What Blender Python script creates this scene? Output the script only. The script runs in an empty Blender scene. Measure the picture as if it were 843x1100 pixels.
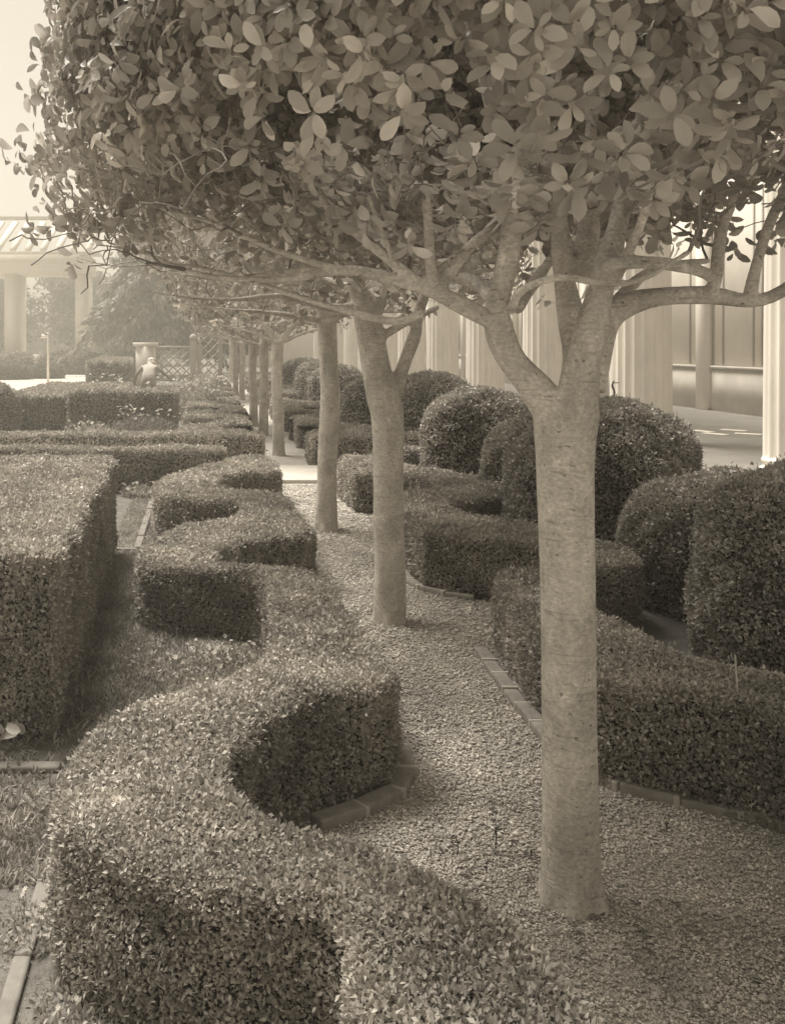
import bpy, bmesh, math, random
import numpy as np
from mathutils import Vector, Matrix
random.seed(7)
rng = np.random.default_rng(11)
S = bpy.context.scene
C = S.collection
R = math.radians
FX, FY, F, H = 222.0, 370.0, 1000.0, 1.7     # vanishing point (px), focal length (px), eye height (m)

def P(px, py, d):
    return ((px-FX)*d/F, d, H-(py-FY)*d/F)

# ---------------------------------------------------------------- materials
TINT = (1.0, .93, .835)
def sep(v, k=1.0):
    return (min(1, v*TINT[0]), min(1, v*TINT[1]), min(1, v*TINT[2]), 1)

def newmat(name):
    m = bpy.data.materials.new(name); m.use_nodes = True
    nt = m.node_tree; nt.nodes.clear()
    return m, nt, nt.nodes, nt.links

def leafmat(name, lo, hi, rough=.45, trans=.2, spec=.5):
    m, nt, N, L = newmat(name)
    g = N.new('ShaderNodeNewGeometry')
    ramp = N.new('ShaderNodeValToRGB')
    ramp.color_ramp.elements[0].color = sep(lo); ramp.color_ramp.elements[1].color = sep(hi)
    ramp.color_ramp.elements[0].position = 0.0; ramp.color_ramp.elements[1].position = 1.0
    e = ramp.color_ramp.elements.new(.75); e.color = sep(lo+(hi-lo)*.45)
    L.new(g.outputs['Random Per Island'], ramp.inputs['Fac'])
    tc = N.new('ShaderNodeTexCoord')
    nz = N.new('ShaderNodeTexNoise'); nz.inputs['Scale'].default_value = 3.4; nz.inputs['Detail'].default_value = 4
    L.new(tc.outputs['Object'], nz.inputs['Vector'])
    mr = N.new('ShaderNodeMapRange'); mr.inputs['From Min'].default_value = .3; mr.inputs['From Max'].default_value = .7
    mr.inputs['To Min'].default_value = .7; mr.inputs['To Max'].default_value = 1.25
    L.new(nz.outputs['Fac'], mr.inputs['Value'])
    mx = N.new('ShaderNodeVectorMath'); mx.operation = 'SCALE'
    L.new(ramp.outputs['Color'], mx.inputs[0]); L.new(mr.outputs['Result'], mx.inputs['Scale'])
    b = N.new('ShaderNodeBsdfPrincipled')
    b.inputs['Roughness'].default_value = rough
    b.inputs['Specular IOR Level'].default_value = spec
    L.new(mx.outputs['Vector'], b.inputs['Base Color'])
    t = N.new('ShaderNodeBsdfTranslucent'); L.new(mx.outputs['Vector'], t.inputs['Color'])
    mix = N.new('ShaderNodeMixShader'); mix.inputs['Fac'].default_value = trans
    L.new(b.outputs[0], mix.inputs[1]); L.new(t.outputs[0], mix.inputs[2])
    o = N.new('ShaderNodeOutputMaterial'); L.new(mix.outputs[0], o.inputs['Surface'])
    return m

def noisemat(name, lo, hi, scale=8, detail=6, rough=.85, bump=.3, bscale=None, stretch=(1,1,1), spots=None, bdist=.01, spec=.3):
    m, nt, N, L = newmat(name)
    tc = N.new('ShaderNodeTexCoord'); mp = N.new('ShaderNodeMapping')
    mp.inputs['Scale'].default_value = stretch
    L.new(tc.outputs['Object'], mp.inputs['Vector'])
    nz = N.new('ShaderNodeTexNoise'); nz.inputs['Scale'].default_value = scale; nz.inputs['Detail'].default_value = detail
    nz.inputs['Roughness'].default_value = .65
    L.new(mp.outputs[0], nz.inputs['Vector'])
    ramp = N.new('ShaderNodeValToRGB')
    ramp.color_ramp.elements[0].color = sep(lo); ramp.color_ramp.elements[1].color = sep(hi)
    ramp.color_ramp.elements[0].position = .32; ramp.color_ramp.elements[1].position = .68
    L.new(nz.outputs['Fac'], ramp.inputs['Fac'])
    col = ramp.outputs['Color']
    if spots:
        sc, thr, v = spots
        n2 = N.new('ShaderNodeTexNoise'); n2.inputs['Scale'].default_value = sc; n2.inputs['Detail'].default_value = 3
        L.new(mp.outputs[0], n2.inputs['Vector'])
        r2 = N.new('ShaderNodeValToRGB')
        r2.color_ramp.elements[0].position = thr; r2.color_ramp.elements[1].position = thr+.06
        L.new(n2.outputs['Fac'], r2.inputs['Fac'])
        mm = N.new('ShaderNodeMix'); mm.data_type = 'RGBA'
        L.new(r2.outputs['Color'], mm.inputs['Factor']); L.new(col, mm.inputs['A'])
        mm.inputs['B'].default_value = sep(v); col = mm.outputs['Result']
    b = N.new('ShaderNodeBsdfPrincipled'); b.inputs['Roughness'].default_value = rough
    b.inputs['Specular IOR Level'].default_value = spec
    L.new(col, b.inputs['Base Color'])
    if bump:
        n3 = N.new('ShaderNodeTexNoise'); n3.inputs['Scale'].default_value = bscale or scale*3; n3.inputs['Detail'].default_value = 5
        L.new(mp.outputs[0], n3.inputs['Vector'])
        bp = N.new('ShaderNodeBump'); bp.inputs['Strength'].default_value = bump; bp.inputs['Distance'].default_value = bdist
        L.new(n3.outputs['Fac'], bp.inputs['Height']); L.new(bp.outputs[0], b.inputs['Normal'])
    o = N.new('ShaderNodeOutputMaterial'); L.new(b.outputs[0], o.inputs['Surface'])
    return m

def barkmat(name):
    m, nt, N, L = newmat(name)
    tc = N.new('ShaderNodeTexCoord')
    def nz(scale, detail, st=(1, 1, 1), rough=.6, dist=0):
        mp = N.new('ShaderNodeMapping'); mp.inputs['Scale'].default_value = st; L.new(tc.outputs['Object'], mp.inputs['Vector'])
        n = N.new('ShaderNodeTexNoise'); n.inputs['Scale'].default_value = scale; n.inputs['Detail'].default_value = detail
        n.inputs['Roughness'].default_value = rough; n.inputs['Distortion'].default_value = dist; L.new(mp.outputs[0], n.inputs['Vector']); return n.outputs['Fac']
    def rg(f, a, b, lo, hi):
        r = N.new('ShaderNodeMapRange'); r.inputs['From Min'].default_value = a; r.inputs['From Max'].default_value = b
        r.inputs['To Min'].default_value = lo; r.inputs['To Max'].default_value = hi; L.new(f, r.inputs['Value']); return r.outputs['Result']
    def mul(a, b):
        x = N.new('ShaderNodeMath'); x.operation = 'MULTIPLY'; L.new(a, x.inputs[0]); L.new(b, x.inputs[1]); return x.outputs[0]
    blot = rg(nz(7, 6, (1, 1, .7), .65, .6), .35, .65, .46, .74)
    fine = rg(nz(70, 6, (1, 1, 1.6), .7), .3, .7, .68, 1.3)
    ringf = nz(9, 4, (1, 1, 9), .6, .3); ring = rg(ringf, .58, .68, 1.0, .72)
    spot = rg(nz(45, 3, (1, 1, 1.5)), .65, .70, 1.0, .45)
    lich = rg(nz(18, 5, (1, 1, .8), .7), .60, .66, 1.0, 1.25)
    v = mul(mul(mul(mul(blot, fine), ring), spot), lich)
    sc = N.new('ShaderNodeVectorMath'); sc.operation = 'SCALE'; sc.inputs[0].default_value = TINT; L.new(v, sc.inputs['Scale'])
    b = N.new('ShaderNodeBsdfPrincipled'); b.inputs['Roughness'].default_value = .85; b.inputs['Specular IOR Level'].default_value = .25
    L.new(sc.outputs[0], b.inputs['Base Color'])
    bp = N.new('ShaderNodeBump'); bp.inputs['Strength'].default_value = .7; bp.inputs['Distance'].default_value = .006
    h = mul(mul(rg(nz(55, 6, (1, 1, 1.3), .7), .2, .8, .5, 1.0), ring), spot); L.new(h, bp.inputs['Height']); L.new(bp.outputs[0], b.inputs['Normal'])
    o = N.new('ShaderNodeOutputMaterial'); L.new(b.outputs[0], o.inputs['Surface'])
    return m

def gravelmat(name, lo, hi, scale):
    m, nt, N, L = newmat(name)
    tc = N.new('ShaderNodeTexCoord')
    v = N.new('ShaderNodeTexVoronoi'); v.inputs['Scale'].default_value = scale
    L.new(tc.outputs['Object'], v.inputs['Vector'])
    bw = N.new('ShaderNodeSeparateColor'); L.new(v.outputs['Color'], bw.inputs[0])
    ramp = N.new('ShaderNodeValToRGB')
    ramp.color_ramp.elements[0].color = sep(lo); ramp.color_ramp.elements[1].color = sep(hi)
    L.new(bw.outputs[0], ramp.inputs['Fac'])
    nz = N.new('ShaderNodeTexNoise'); nz.inputs['Scale'].default_value = 1.6; nz.inputs['Detail'].default_value = 4
    L.new(tc.outputs['Object'], nz.inputs['Vector'])
    mr = N.new('ShaderNodeMapRange'); mr.inputs['From Min'].default_value = .3; mr.inputs['From Max'].default_value = .7
    mr.inputs['To Min'].default_value = .8; mr.inputs['To Max'].default_value = 1.15
    L.new(nz.outputs['Fac'], mr.inputs['Value'])
    mx = N.new('ShaderNodeVectorMath'); mx.operation = 'SCALE'
    L.new(ramp.outputs['Color'], mx.inputs[0]); L.new(mr.outputs['Result'], mx.inputs['Scale'])
    b = N.new('ShaderNodeBsdfPrincipled'); b.inputs['Roughness'].default_value = .9
    L.new(mx.outputs['Vector'], b.inputs['Base Color'])
    bp = N.new('ShaderNodeBump'); bp.inputs['Strength'].default_value = .8; bp.inputs['Distance'].default_value = .012
    bp.invert = True
    L.new(v.outputs['Distance'], bp.inputs['Height']); L.new(bp.outputs[0], b.inputs['Normal'])
    o = N.new('ShaderNodeOutputMaterial'); L.new(b.outputs[0], o.inputs['Surface'])
    return m

M = dict(
    box=leafmat('box_leaves', .32, .66, .65, .25, .25),
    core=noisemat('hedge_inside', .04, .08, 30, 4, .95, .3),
    bushleaf=leafmat('bush_leaves', .30, .58, .45, .22, .4),
    crown=leafmat('crown_leaves', .36, .82, .38, .38, .5),
    farleaf=leafmat('far_leaves', .16, .36, .6, .3, .3),
    grass=leafmat('grass_blades', .30, .56, .7, .3, .2),
    flower=leafmat('white_petals', .55, .72, .6, .3, .2),
    paleleaf=leafmat('pale_leaves', .3, .5, .5, .3, .3),
    bark=barkmat('smooth_bark'), bark0=noisemat('old_bark', .36, .50, 16, 8, .75, .5, 55, (1, 1, .8), (34, .64, .24), .004),
    twig=noisemat('twig_bark', .20, .36, 14, 5, .8, .2, 60),
    darktwig=noisemat('dry_twig', .04, .09, 20, 3, .9, .1, 60),
    soil=noisemat('soil', .09, .18, 7, 8, .95, .6, 45, bdist=.02),
    ground=noisemat('ground_earth', .16, .28, .6, 8, .95, .4, 9, bdist=.03),
    gravel=gravelmat('gravel', .42, .66, 130),
    litter=leafmat('dry_leaves', .12, .42, .8, .1, .2),
    stone=leafmat('gravel_chips', .48, .84, .85, 0, .3),
    joint=noisemat('mortar_joint', .42, .55, 20, 4, .9, .4, 80, bdist=.004), brick=noisemat('edging_brick', .22, .36, 12, 6, .9, .35, 60, bdist=.004),
    mortar=noisemat('edging_concrete', .14, .25, 9, 6, .9, .3, 60, bdist=.004),
    paving=noisemat('pale_paving', .5, .62, 3, 6, .85, .2, 30),
    terrace=noisemat('terrace_stone', .15, .21, 1.3, 6, .7, .1, 20),
    marble=noisemat('column_stone', .70, .86, 2.2, 6, .7, .12, 24, (1, 1, .4)),
    wall=noisemat('wall_plaster', .76, .86, 1.5, 6, .8, .1, 20),
    dado=noisemat('wall_dado', .48, .62, 1.8, 6, .8, .1, 20),
    dark=noisemat('dark_iron', .03, .06, 20, 3, .6, .1, 50),
    line=noisemat('panel_line', .40, .48, 6, 3, .8, .1, 30),
    white=noisemat('light_patch_white', .72, .82, 5, 4, .6, .05, 30),
    lattice=noisemat('weathered_lattice', .40, .52, 6, 4, .8, .1, 40),
    shirt=noisemat('pale_shirt', .36, .46, 8, 4, .9, .1, 40),
    trousers=noisemat('grey_trousers', .28, .36, 8, 4, .9, .1, 40),
    skin=noisemat('skin', .24, .3, 8, 3, .6, .05, 40),
    hair=noisemat('pale_cap', .6, .7, 20, 3, .8, .1, 60),
)

# ---------------------------------------------------------------- mesh helpers
def mesh_from(name, verts, loops, starts, totals, mat, smooth=False):
    me = bpy.data.meshes.new(name)
    nv, nl, nf = len(verts), len(loops), len(starts)
    me.vertices.add(nv); me.vertices.foreach_set('co', np.ascontiguousarray(verts, np.float32).ravel())
    me.loops.add(nl); me.loops.foreach_set('vertex_index', np.ascontiguousarray(loops, np.int32))
    me.polygons.add(nf); me.polygons.foreach_set('loop_start', np.ascontiguousarray(starts, np.int32))
    if smooth: me.polygons.foreach_set('use_smooth', np.ones(nf, bool))
    if isinstance(mat, (list, tuple)):
        for m in mat: me.materials.append(m)
    else: me.materials.append(mat)
    me.update(calc_edges=True)
    return me

class Geo:
    """collects verts / faces (numpy blocks) with a material index per block"""
    def __init__(s): s.v = []; s.l = []; s.t = []; s.mi = []; s.n = 0
    def add(s, verts, faces_by_size, mi=0):
        for fa in faces_by_size:
            fa = np.asarray(fa, np.int64)
            if len(fa) == 0: continue
            s.l.append((fa+s.n).ravel()); s.t.append(np.full(len(fa), fa.shape[1])); s.mi.append(np.full(len(fa), mi))
        s.v.append(np.asarray(verts, float)); s.n += len(verts)
    def mesh(s, name, mat, smooth=False):
        v = np.concatenate(s.v); l = np.concatenate(s.l); t = np.concatenate(s.t)
        st = np.concatenate([[0], np.cumsum(t)[:-1]])
        me = mesh_from(name, v, l, st, t, mat, smooth)
        mi = np.concatenate(s.mi)
        if mi.any(): me.polygons.foreach_set('material_index', mi.astype(np.int32))
        return me

def link(name, me, parent=None, loc=(0, 0, 0)):
    o = bpy.data.objects.new(name, me); C.objects.link(o); o.location = loc
    if parent: o.parent = parent
    return o

def tag(o, label=None, cat=None, group=None, kind=None):
    if label: o['label'] = label
    if cat: o['category'] = cat
    if group: o['group'] = group
    if kind: o['kind'] = kind
    return o

def empty(name, loc, label, cat, group=None, rz=0):
    o = bpy.data.objects.new(name, None); C.objects.link(o); o.location = loc; o.rotation_euler = (0, 0, rz)
    o.empty_display_size = .1
    return tag(o, label, cat, group)

# leaf templates: (verts, tris, quads)
K_T = np.array([(0, 0, 0), (.45, .28, .10), (1, 0, 0), (.45, -.28, .10)])
KITE = (K_T, np.array([(0, 3, 2), (0, 2, 1)]), np.zeros((0, 4), int))
def big_leaf():
    us = [.18, .45, .72, .91]; ws = [.12, .23, .26, .15]
    v = [(0, 0, 0)]
    for u, w in zip(us, ws):
        z = -.30*u*u+.05*math.sin(u*6)
        v += [(u, w, z+.10*w/.2), (u, 0, z), (u, -w, z+.07*w/.2)]
    v.append((1, 0, -.33))
    tr = [(0, 2, 1), (0, 3, 2), (13, 10, 11), (13, 11, 12)]
    q = []
    for i in range(3):
        a = 1+3*i; b = a+3
        q += [(a, a+1, b+1, b), (a+1, a+2, b+2, b+1)]
    return (np.array(v, float), np.array(tr), np.array(q))
BIG = big_leaf()
MV = np.array([(0, 0, 0), (.3, .21, .05), (.72, .2, -.02), (1, 0, -.15), (.72, -.2, -.02), (.3, -.21, .05), (.5, 0, -.04)])
MED = (MV, np.array([(0, 6, 1), (1, 6, 2), (2, 6, 3), (3, 6, 4), (4, 6, 5), (5, 6, 0)]), np.zeros((0, 4), int))

def norm(a): return a/np.maximum(np.linalg.norm(a, axis=-1, keepdims=True), 1e-9)

def leaves(geo, pos, direc, nrm, size, tmpl, mi=0):
    tv, tt, tq = tmpl
    d = norm(direc); n = nrm-(nrm*d).sum(1, keepdims=True)*d; n = norm(n); b = np.cross(n, d)
    s = np.broadcast_to(size, (len(pos),))[:, None]
    k = len(tv)
    V = pos[:, None, :] + (d[:, None, :]*tv[None, :, 0:1] + b[:, None, :]*tv[None, :, 1:2] + n[:, None, :]*tv[None, :, 2:3])*s[:, None, :]
    off = (np.arange(len(pos))*k)[:, None, None]
    fs = []
    if len(tt): fs.append((tt[None]+off).reshape(-1, 3))
    if len(tq): fs.append((tq[None]+off).reshape(-1, 4))
    geo.add(V.reshape(-1, 3), fs, mi)

def rnd(n): return norm(rng.normal(size=(n, 3)))

# ---------------------------------------------------------------- hedges
def catmull(pts, sub=5, closed=True):
    p = np.array(pts, float); n = len(p); out = []
    for i in range(n):
        p0, p1, p2, p3 = p[(i-1) % n], p[i], p[(i+1) % n], p[(i+2) % n]
        for k in range(sub):
            t = k/sub
            out.append(.5*((2*p1)+(-p0+p2)*t+(2*p0-5*p1+4*p2-p3)*t*t+(-p0+3*p1-3*p2+p3)*t**3))
    return np.array(out)

def resample(poly, step):
    q = np.vstack([poly, poly[:1]]); seg = np.linalg.norm(np.diff(q, axis=0), axis=1)
    s = np.concatenate([[0], np.cumsum(seg)]); n = max(8, int(s[-1]/step))
    t = np.linspace(0, s[-1], n, endpoint=False)
    return np.stack([np.interp(t, s, q[:, 0]), np.interp(t, s, q[:, 1])], 1)

def area2(p): return .5*np.sum(p[:, 0]*np.roll(p[:, 1], -1)-np.roll(p[:, 0], -1)*p[:, 1])

def inside(pts, poly):
    x, y = pts[:, 0:1], pts[:, 1:2]; x1, y1 = poly[:, 0], poly[:, 1]; x2, y2 = np.roll(x1, -1), np.roll(y1, -1)
    out = np.zeros(len(pts), bool)
    for a in range(0, len(pts), 20000):
        X, Y = x[a:a+20000], y[a:a+20000]
        c = ((y1 > Y) != (y2 > Y)) & (X < (x2-x1)*(Y-y1)/(y2-y1+1e-12)+x1)
        out[a:a+20000] = c.sum(1) % 2 == 1
    return out

def wob(x, y, a=.014):
    return a*1.25*(.9*np.sin(x*2.9+y*1.7+2)*np.sin(y*2.3-x+.4)+np.sin(x*7.1+y*3.3)+np.sin(y*9.7-x*4.1+1.3)+.7*np.sin(x*17+y*15+.5))/2

def hedge(name, outline, h, label, cat='hedge', group=None, smooth_outline=False, z0=0, lift=1.0, dens=10, smin=.0115, mat='box', sk=.0022, corner=.05):
    poly = catmull(outline) if smooth_outline else np.array(outline, float)
    if area2(poly) < 0: poly = poly[::-1]
    poly = resample(poly, .04 if len(outline) > 8 else .06)
    tang = norm(np.roll(poly, -1, 0)-np.roll(poly, 1, 0)); nn = np.stack([tang[:, 1], -tang[:, 0]], 1)
    base = np.array([poly[:, 0].mean(), poly[:, 1].min(), z0])
    g = Geo()
    # core
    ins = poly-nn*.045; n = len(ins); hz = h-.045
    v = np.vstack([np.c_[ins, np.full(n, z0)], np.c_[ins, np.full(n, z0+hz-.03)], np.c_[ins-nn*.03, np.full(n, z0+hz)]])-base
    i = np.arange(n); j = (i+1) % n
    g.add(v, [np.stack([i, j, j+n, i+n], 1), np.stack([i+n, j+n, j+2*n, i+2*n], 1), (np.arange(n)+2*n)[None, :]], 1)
    # leaves: top, by distance bands
    lo, hi = poly.min(0), poly.max(0)
    step = 1.5; y = lo[1]
    while y < hi[1]:
        y2 = min(y+step, hi[1]); dm = max(1.6, (y+y2)/2); s = smin+sk*dm
        D = dens/s**2
        n1 = int(D*(hi[0]-lo[0])*(y2-y)*1.15)
        p = np.c_[rng.uniform(lo[0], hi[0], n1), rng.uniform(y, y2, n1)]
        p = p[inside(p, poly)]
        band = (poly[:, 1] > y-.3) & (poly[:, 1] < y2+.3); bp = poly[band]
        if len(bp) and len(p):
            dist = np.full(len(p), 9.)
            for a in range(0, len(p), 20000):
                dist[a:a+20000] = np.sqrt(((p[a:a+20000, None, :]-bp[None])**2).sum(2)).min(1)
        else: dist = np.full(len(p), 9.)
        k = len(p)
        if k:
            e = np.clip(1-dist/corner, 0, 1)
            z = z0+h+wob(p[:, 0], p[:, 1])-corner*.7*e**2-rng.random(k)**1.5*.035+stray(k)*(1-e)
            pos = np.c_[p, z]-base
            rd = rng.normal(size=(k, 3))*(.6, .6, .4)
            direc = rd+np.array([0, 0, .45])
            nr = rnd(k)*.8+np.array([0, 0, .8])
            leaves(g, pos, direc, nr, s*rng.uniform(.75, 1.3, k), KITE)
        # sides in band
        idx = np.where((poly[:, 1] >= y) & (poly[:, 1] < y2+1e-6))[0]
        if len(idx):
            seg = np.linalg.norm(np.roll(poly, -1, 0)-poly, axis=1)[idx]
            facing = np.where(nn[idx, 1] > .5, .45, 1.0)        # sides turned to the far end need fewer leaves
            w = seg*facing; tot = w.sum()
            k = int(D*tot*h*lift)
            pick = rng.choice(idx, size=k, p=w/tot)
            t = rng.random(k)[:, None]
            q = poly[pick]*(1-t)+np.roll(poly, -1, 0)[pick]*t; nq = nn[pick]
            z = rng.random(k)*h
            e = np.clip(1-(h-z)/corner, 0, 1)
            off = wob(q[:, 0]*1.3+z, q[:, 1]*1.3-z*2, .016)-corner*.6*e**2-rng.random(k)**1.5*.03-.012*np.clip(1-z/.08, 0, 1)+stray(k)*.7
            pos = np.c_[q+nq*off[:, None], z+z0]-base
            n3 = np.c_[nq, np.zeros(k)]
            direc = n3*.55+rng.normal(size=(k, 3))*.55+np.array([0, 0, .25])
            nr = n3*1.1+rnd(k)*.75
            leaves(g, pos, direc, nr, s*rng.uniform(.75, 1.3, k), KITE)
        y = y2
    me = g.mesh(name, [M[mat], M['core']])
    return tag(link(name, me, None, base), label, cat, group)

def stray(k): return np.where(rng.random(k) < .035, rng.random(k)*.04, 0)

def box2(x0, x1, y0, y1):
    return [(x0, y0), (x1, y0), (x1, y1), (x0, y1)]

def bush(name, cx, cy, rx, ry, h, label, group, dens=7.5, mat='bushleaf', smin=.017, ex=2.6, vert=.5, sk=.0017, cat='bush', rz=0):
    d = max(cy-ry*.6, 2); s = smin+sk*d; D = dens/s**2
    A = math.pi*(rx+ry)*h*.8+math.pi*rx*ry
    n = int(D*A)
    # profile: straight side up to vert*h, then a dome
    sl = vert*h; arc = (h-sl)+max(rx, ry)*.75; tot = sl+arc
    def prof(u):
        z = np.where(u < sl, u, 0); r = np.ones_like(u)
        a = np.clip((u-sl)/arc, 0, 1)*math.pi/2
        ca, sa = np.cos(a)**(2/ex), np.sin(a)**(2/ex)
        r = np.where(u < sl, 1, ca); z = np.where(u < sl, u, sl+(h-sl)*sa)
        return r, z
    u = rng.random(n*2)*tot; r, z = prof(u); keep = rng.random(n*2) < np.maximum(r, .02); u = u[keep][:n]
    th = rng.random(len(u))*2*math.pi
    def surf(u, th):
        r, z = prof(u)
        tw = 1+.035*np.sin(th*3+cy)+.025*np.sin(th*5+z*4)+.02*np.sin(th*2-z*7+cx*5)
        tw = tw*(1-.05*np.clip(1-z/(.3*h), 0, 1))
        return np.stack([rx*r*np.cos(th)*tw, ry*r*np.sin(th)*tw, z+.022*np.sin(th*3+r*7+cy)*(z > sl)], 1)
    p = surf(u, th); e = 1e-3
    nr = norm(np.cross(surf(u, th+e)-p, surf(u+e, th)-p))
    nr = np.where((nr*np.c_[p[:, :2], np.full(len(p), .3)]).sum(1, keepdims=True) < 0, -nr, nr)
    g = Geo()
    U = np.linspace(0, tot, 14); T = np.linspace(0, 2*math.pi, 32, endpoint=False)
    uu, tt = np.meshgrid(U, T, indexing='ij'); v = surf(uu.ravel(), tt.ravel())*(.955, .955, .965)
    i, j = np.meshgrid(np.arange(13), np.arange(32), indexing='ij'); i, j = i.ravel(), j.ravel(); j2 = (j+1) % 32
    g.add(v, [np.stack([i*32+j, i*32+j2, (i+1)*32+j2, (i+1)*32+j], 1)], 1)
    k = len(p)
    p = p+nr*stray(k)[:, None]-nr*(rng.random((k, 1))**1.5*.04)+nr*wob(p[:, 0:1]*2, p[:, 1:2]*2+p[:, 2:3]*2, .012)
    direc = nr*.5+rng.normal(size=(k, 3))*.6+np.array([0, 0, .2])
    leaves(g, p, direc, nr*.8+rnd(k)+np.array([0, 0, .3]), s*rng.uniform(.75, 1.3, k), KITE)
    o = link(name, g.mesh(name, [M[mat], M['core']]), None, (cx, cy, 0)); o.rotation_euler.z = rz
    return tag(o, label, cat, group)

LEFT = [(.30, 1.1), (.27, 1.75), (.30, 2.03), (.26, 2.12), (.168, 2.15), (.013, 2.2), (-.1, 2.25), (-.226, 2.33), (-.38, 2.48), (-.42, 2.65), (-.42, 2.88),
        (-.326, 3.2), (-.077, 3.5), (.15, 3.70), (.28, 3.95), (.32, 4.4), (.33, 4.9), (.30, 5.2), (.1, 5.32), (-.256, 5.45), (-.39, 5.6), (-.41, 5.95),
        (-.21, 6.5), (.14, 6.9), (.26, 7.15), (.28, 7.5), (.05, 7.72), (-.376, 8.0), (-.45, 8.3), (-.44, 8.8), (-.2, 9.5), (.15, 10.1), (.26, 10.55)]
RIGHT = [(.74, 1.1), (.75, 1.6), (.74, 1.91), (.68, 2.08), (.58, 2.25), (.425, 2.39), (.257, 2.5), (.17, 2.56), (.09, 2.68), (.045, 2.83), (.12, 3.05), (.36, 3.32),
         (.62, 3.48), (.73, 3.58), (.745, 3.71), (.72, 4.0), (.67, 4.6), (.62, 5.15), (.53, 5.30), (.258, 5.38), (.09, 5.5), (.056, 5.66), (.105, 5.85), (.418, 6.15),
         (.70, 6.36), (.74, 6.5), (.71, 7.0), (.65, 7.8), (.58, 8.05), (.272, 8.26), (.09, 8.5), (.07, 8.7), (.256, 9.14), (.68, 9.33), (.74, 9.5), (.74, 10.3), (.62, 10.62)]
outl = LEFT+RIGHT[::-1]
mir = [(2.22-x, y) for x, y in outl]
WH = .42
def straight(o): return o
hedge('wavy_hedge', outl, WH, 'nearest scalloped box hedge, winding along the left side of the gravel', group='scalloped hedges along the gravel', smooth_outline=True)
hedge('wavy_hedge', mir, WH, 'scalloped box hedge on the right of the gravel, before the rounded bushes', group='scalloped hedges along the gravel', smooth_outline=True)
# farther scalloped hedges beyond the cross path: one period of the traced outline, repeated
lp = [(x, y-2.03) for x, y in LEFT[2:17]]; rp = [(x, y-1.91) for x, y in RIGHT[2:18]]
def far_wave(y0, n):
    a = [(x, y0+i*2.88+y) for i in range(n) for x, y in lp]; b = [(x, y0+i*2.88+y) for i in range(n) for x, y in rp]
    return a+[(.3, y0+n*2.88)]+[(.7, y0+n*2.88)]+b[::-1]
fw = [(13.5, 3, 'beyond the first cross path'), (24.6, 5, 'in the farthest bed near the lattice')]
for y0, n, wh in fw:
    o = far_wave(y0, n)
    hedge('wavy_hedge', o, WH, 'scalloped box hedge left of the tree row, '+wh, group='scalloped hedges along the gravel', smooth_outline=False, dens=5.5)
    hedge('wavy_hedge', [(2.22-x, y) for x, y in o], WH, 'scalloped box hedge right of the tree row, '+wh, group='scalloped hedges along the gravel', smooth_outline=False, dens=5.5)

# straight hedges
hedge('clipped_hedge', [(-3.0, 3.98), (-.635, 3.98), (-.745, 7.5), (-3.0, 7.5)], .80, 'tall square clipped hedge at the left edge, beside the grassy strip', dens=10.5, smin=.012, mat='box')
hedge('cross_hedge', box2(-4.5, .22, 10.62, 10.98), .50, 'nearer low cross hedge on the left, white flowers at its foot', group='low cross hedges', dens=7)
hedge('cross_hedge', box2(-4.5, .78, 12.75, 13.2), .46, 'farther low cross hedge on the left, beyond the cross path', group='low cross hedges', dens=6)
hedge('cross_hedge', box2(1.98, 4.6, 10.65, 11.0), .49, 'nearer low cross hedge on the right, behind the second tree', group='low cross hedges', dens=6)
hedge('cross_hedge', box2(1.45, 4.6, 12.75, 13.35), .44, 'farther low cross hedge on the right, beyond the cross path', group='low cross hedges', dens=6)
hedge('block_hedge', box2(-2.72, -.62, 18.3, 19.4), .77, 'dark block hedge on the left behind the white rose bush', group='block hedges at the left', dens=6, mat='bushleaf')
hedge('block_hedge', box2(-3.75, -2.80, 18.5, 21.5), .68, 'pale upright hedge between the round bush and the dark block hedge', group='block hedges at the left', dens=6)
hedge('block_hedge', box2(-4.6, -2.2, 22.4, 27.5), .55, 'low pale hedge bed behind the upright hedges', group='block hedges at the left', dens=5)
hedge('block_hedge', [(-3.9, 30.5), (-2.45, 29.5), (-2.95, 37), (-4.2, 37)], 1.15, 'distant hedge with a sunlit top beside the white gate pier', group='block hedges at the left', dens=5)

B = 'rounded clipped bushes beside the colonnade'
bush('rounded_bush', 3.36, 4.75, .80, .66, 1.10, 'large round-topped bush cut by the right edge, nearest of the clipped bushes', B, vert=.55)
bush('rounded_bush', 3.50, 5.98, .74, .70, .86, 'low rounded bush tucked behind the one at the right edge', B, vert=.5)
bush('rounded_bush', 3.22, 7.70, .76, .68, 1.25, 'broad domed bush directly behind the nearest trunk', B, vert=.45)
bush('rounded_bush', 3.10, 8.75, .55, .45, .98, 'small rounded bush peeping out left behind the broad domed bush', B, vert=.5)
bush('rounded_bush', 2.90, 9.90, .62, .55, 1.22, 'domed bush between the first and second trunks, glossy with flecks of light', B, vert=.45)
bush('rounded_bush', 3.38, 13.9, .66, .5, 1.27, 'dome behind the forked second tree, just right of its trunk', B, vert=.4, dens=6)
bush('rounded_bush', 2.98, 16.4, .60, .6, 1.13, 'bush seen between the second and third trunks', B, vert=.5, dens=6)
bush('rounded_bush', 3.0, 21.6, .66, .7, 1.2, 'bush seen just right of the third trunk', B, vert=.5, dens=5)
bush('rounded_bush', 3.1, 25.4, .7, .7, 1.22, 'small far bush seen left of the third trunk, second from the end', B, vert=.5, dens=4.5)
bush('rounded_bush', 3.1, 29.4, .7, .7, 1.24, 'farthest of the rounded bushes by the colonnade', B, vert=.5, dens=4.5)
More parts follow.
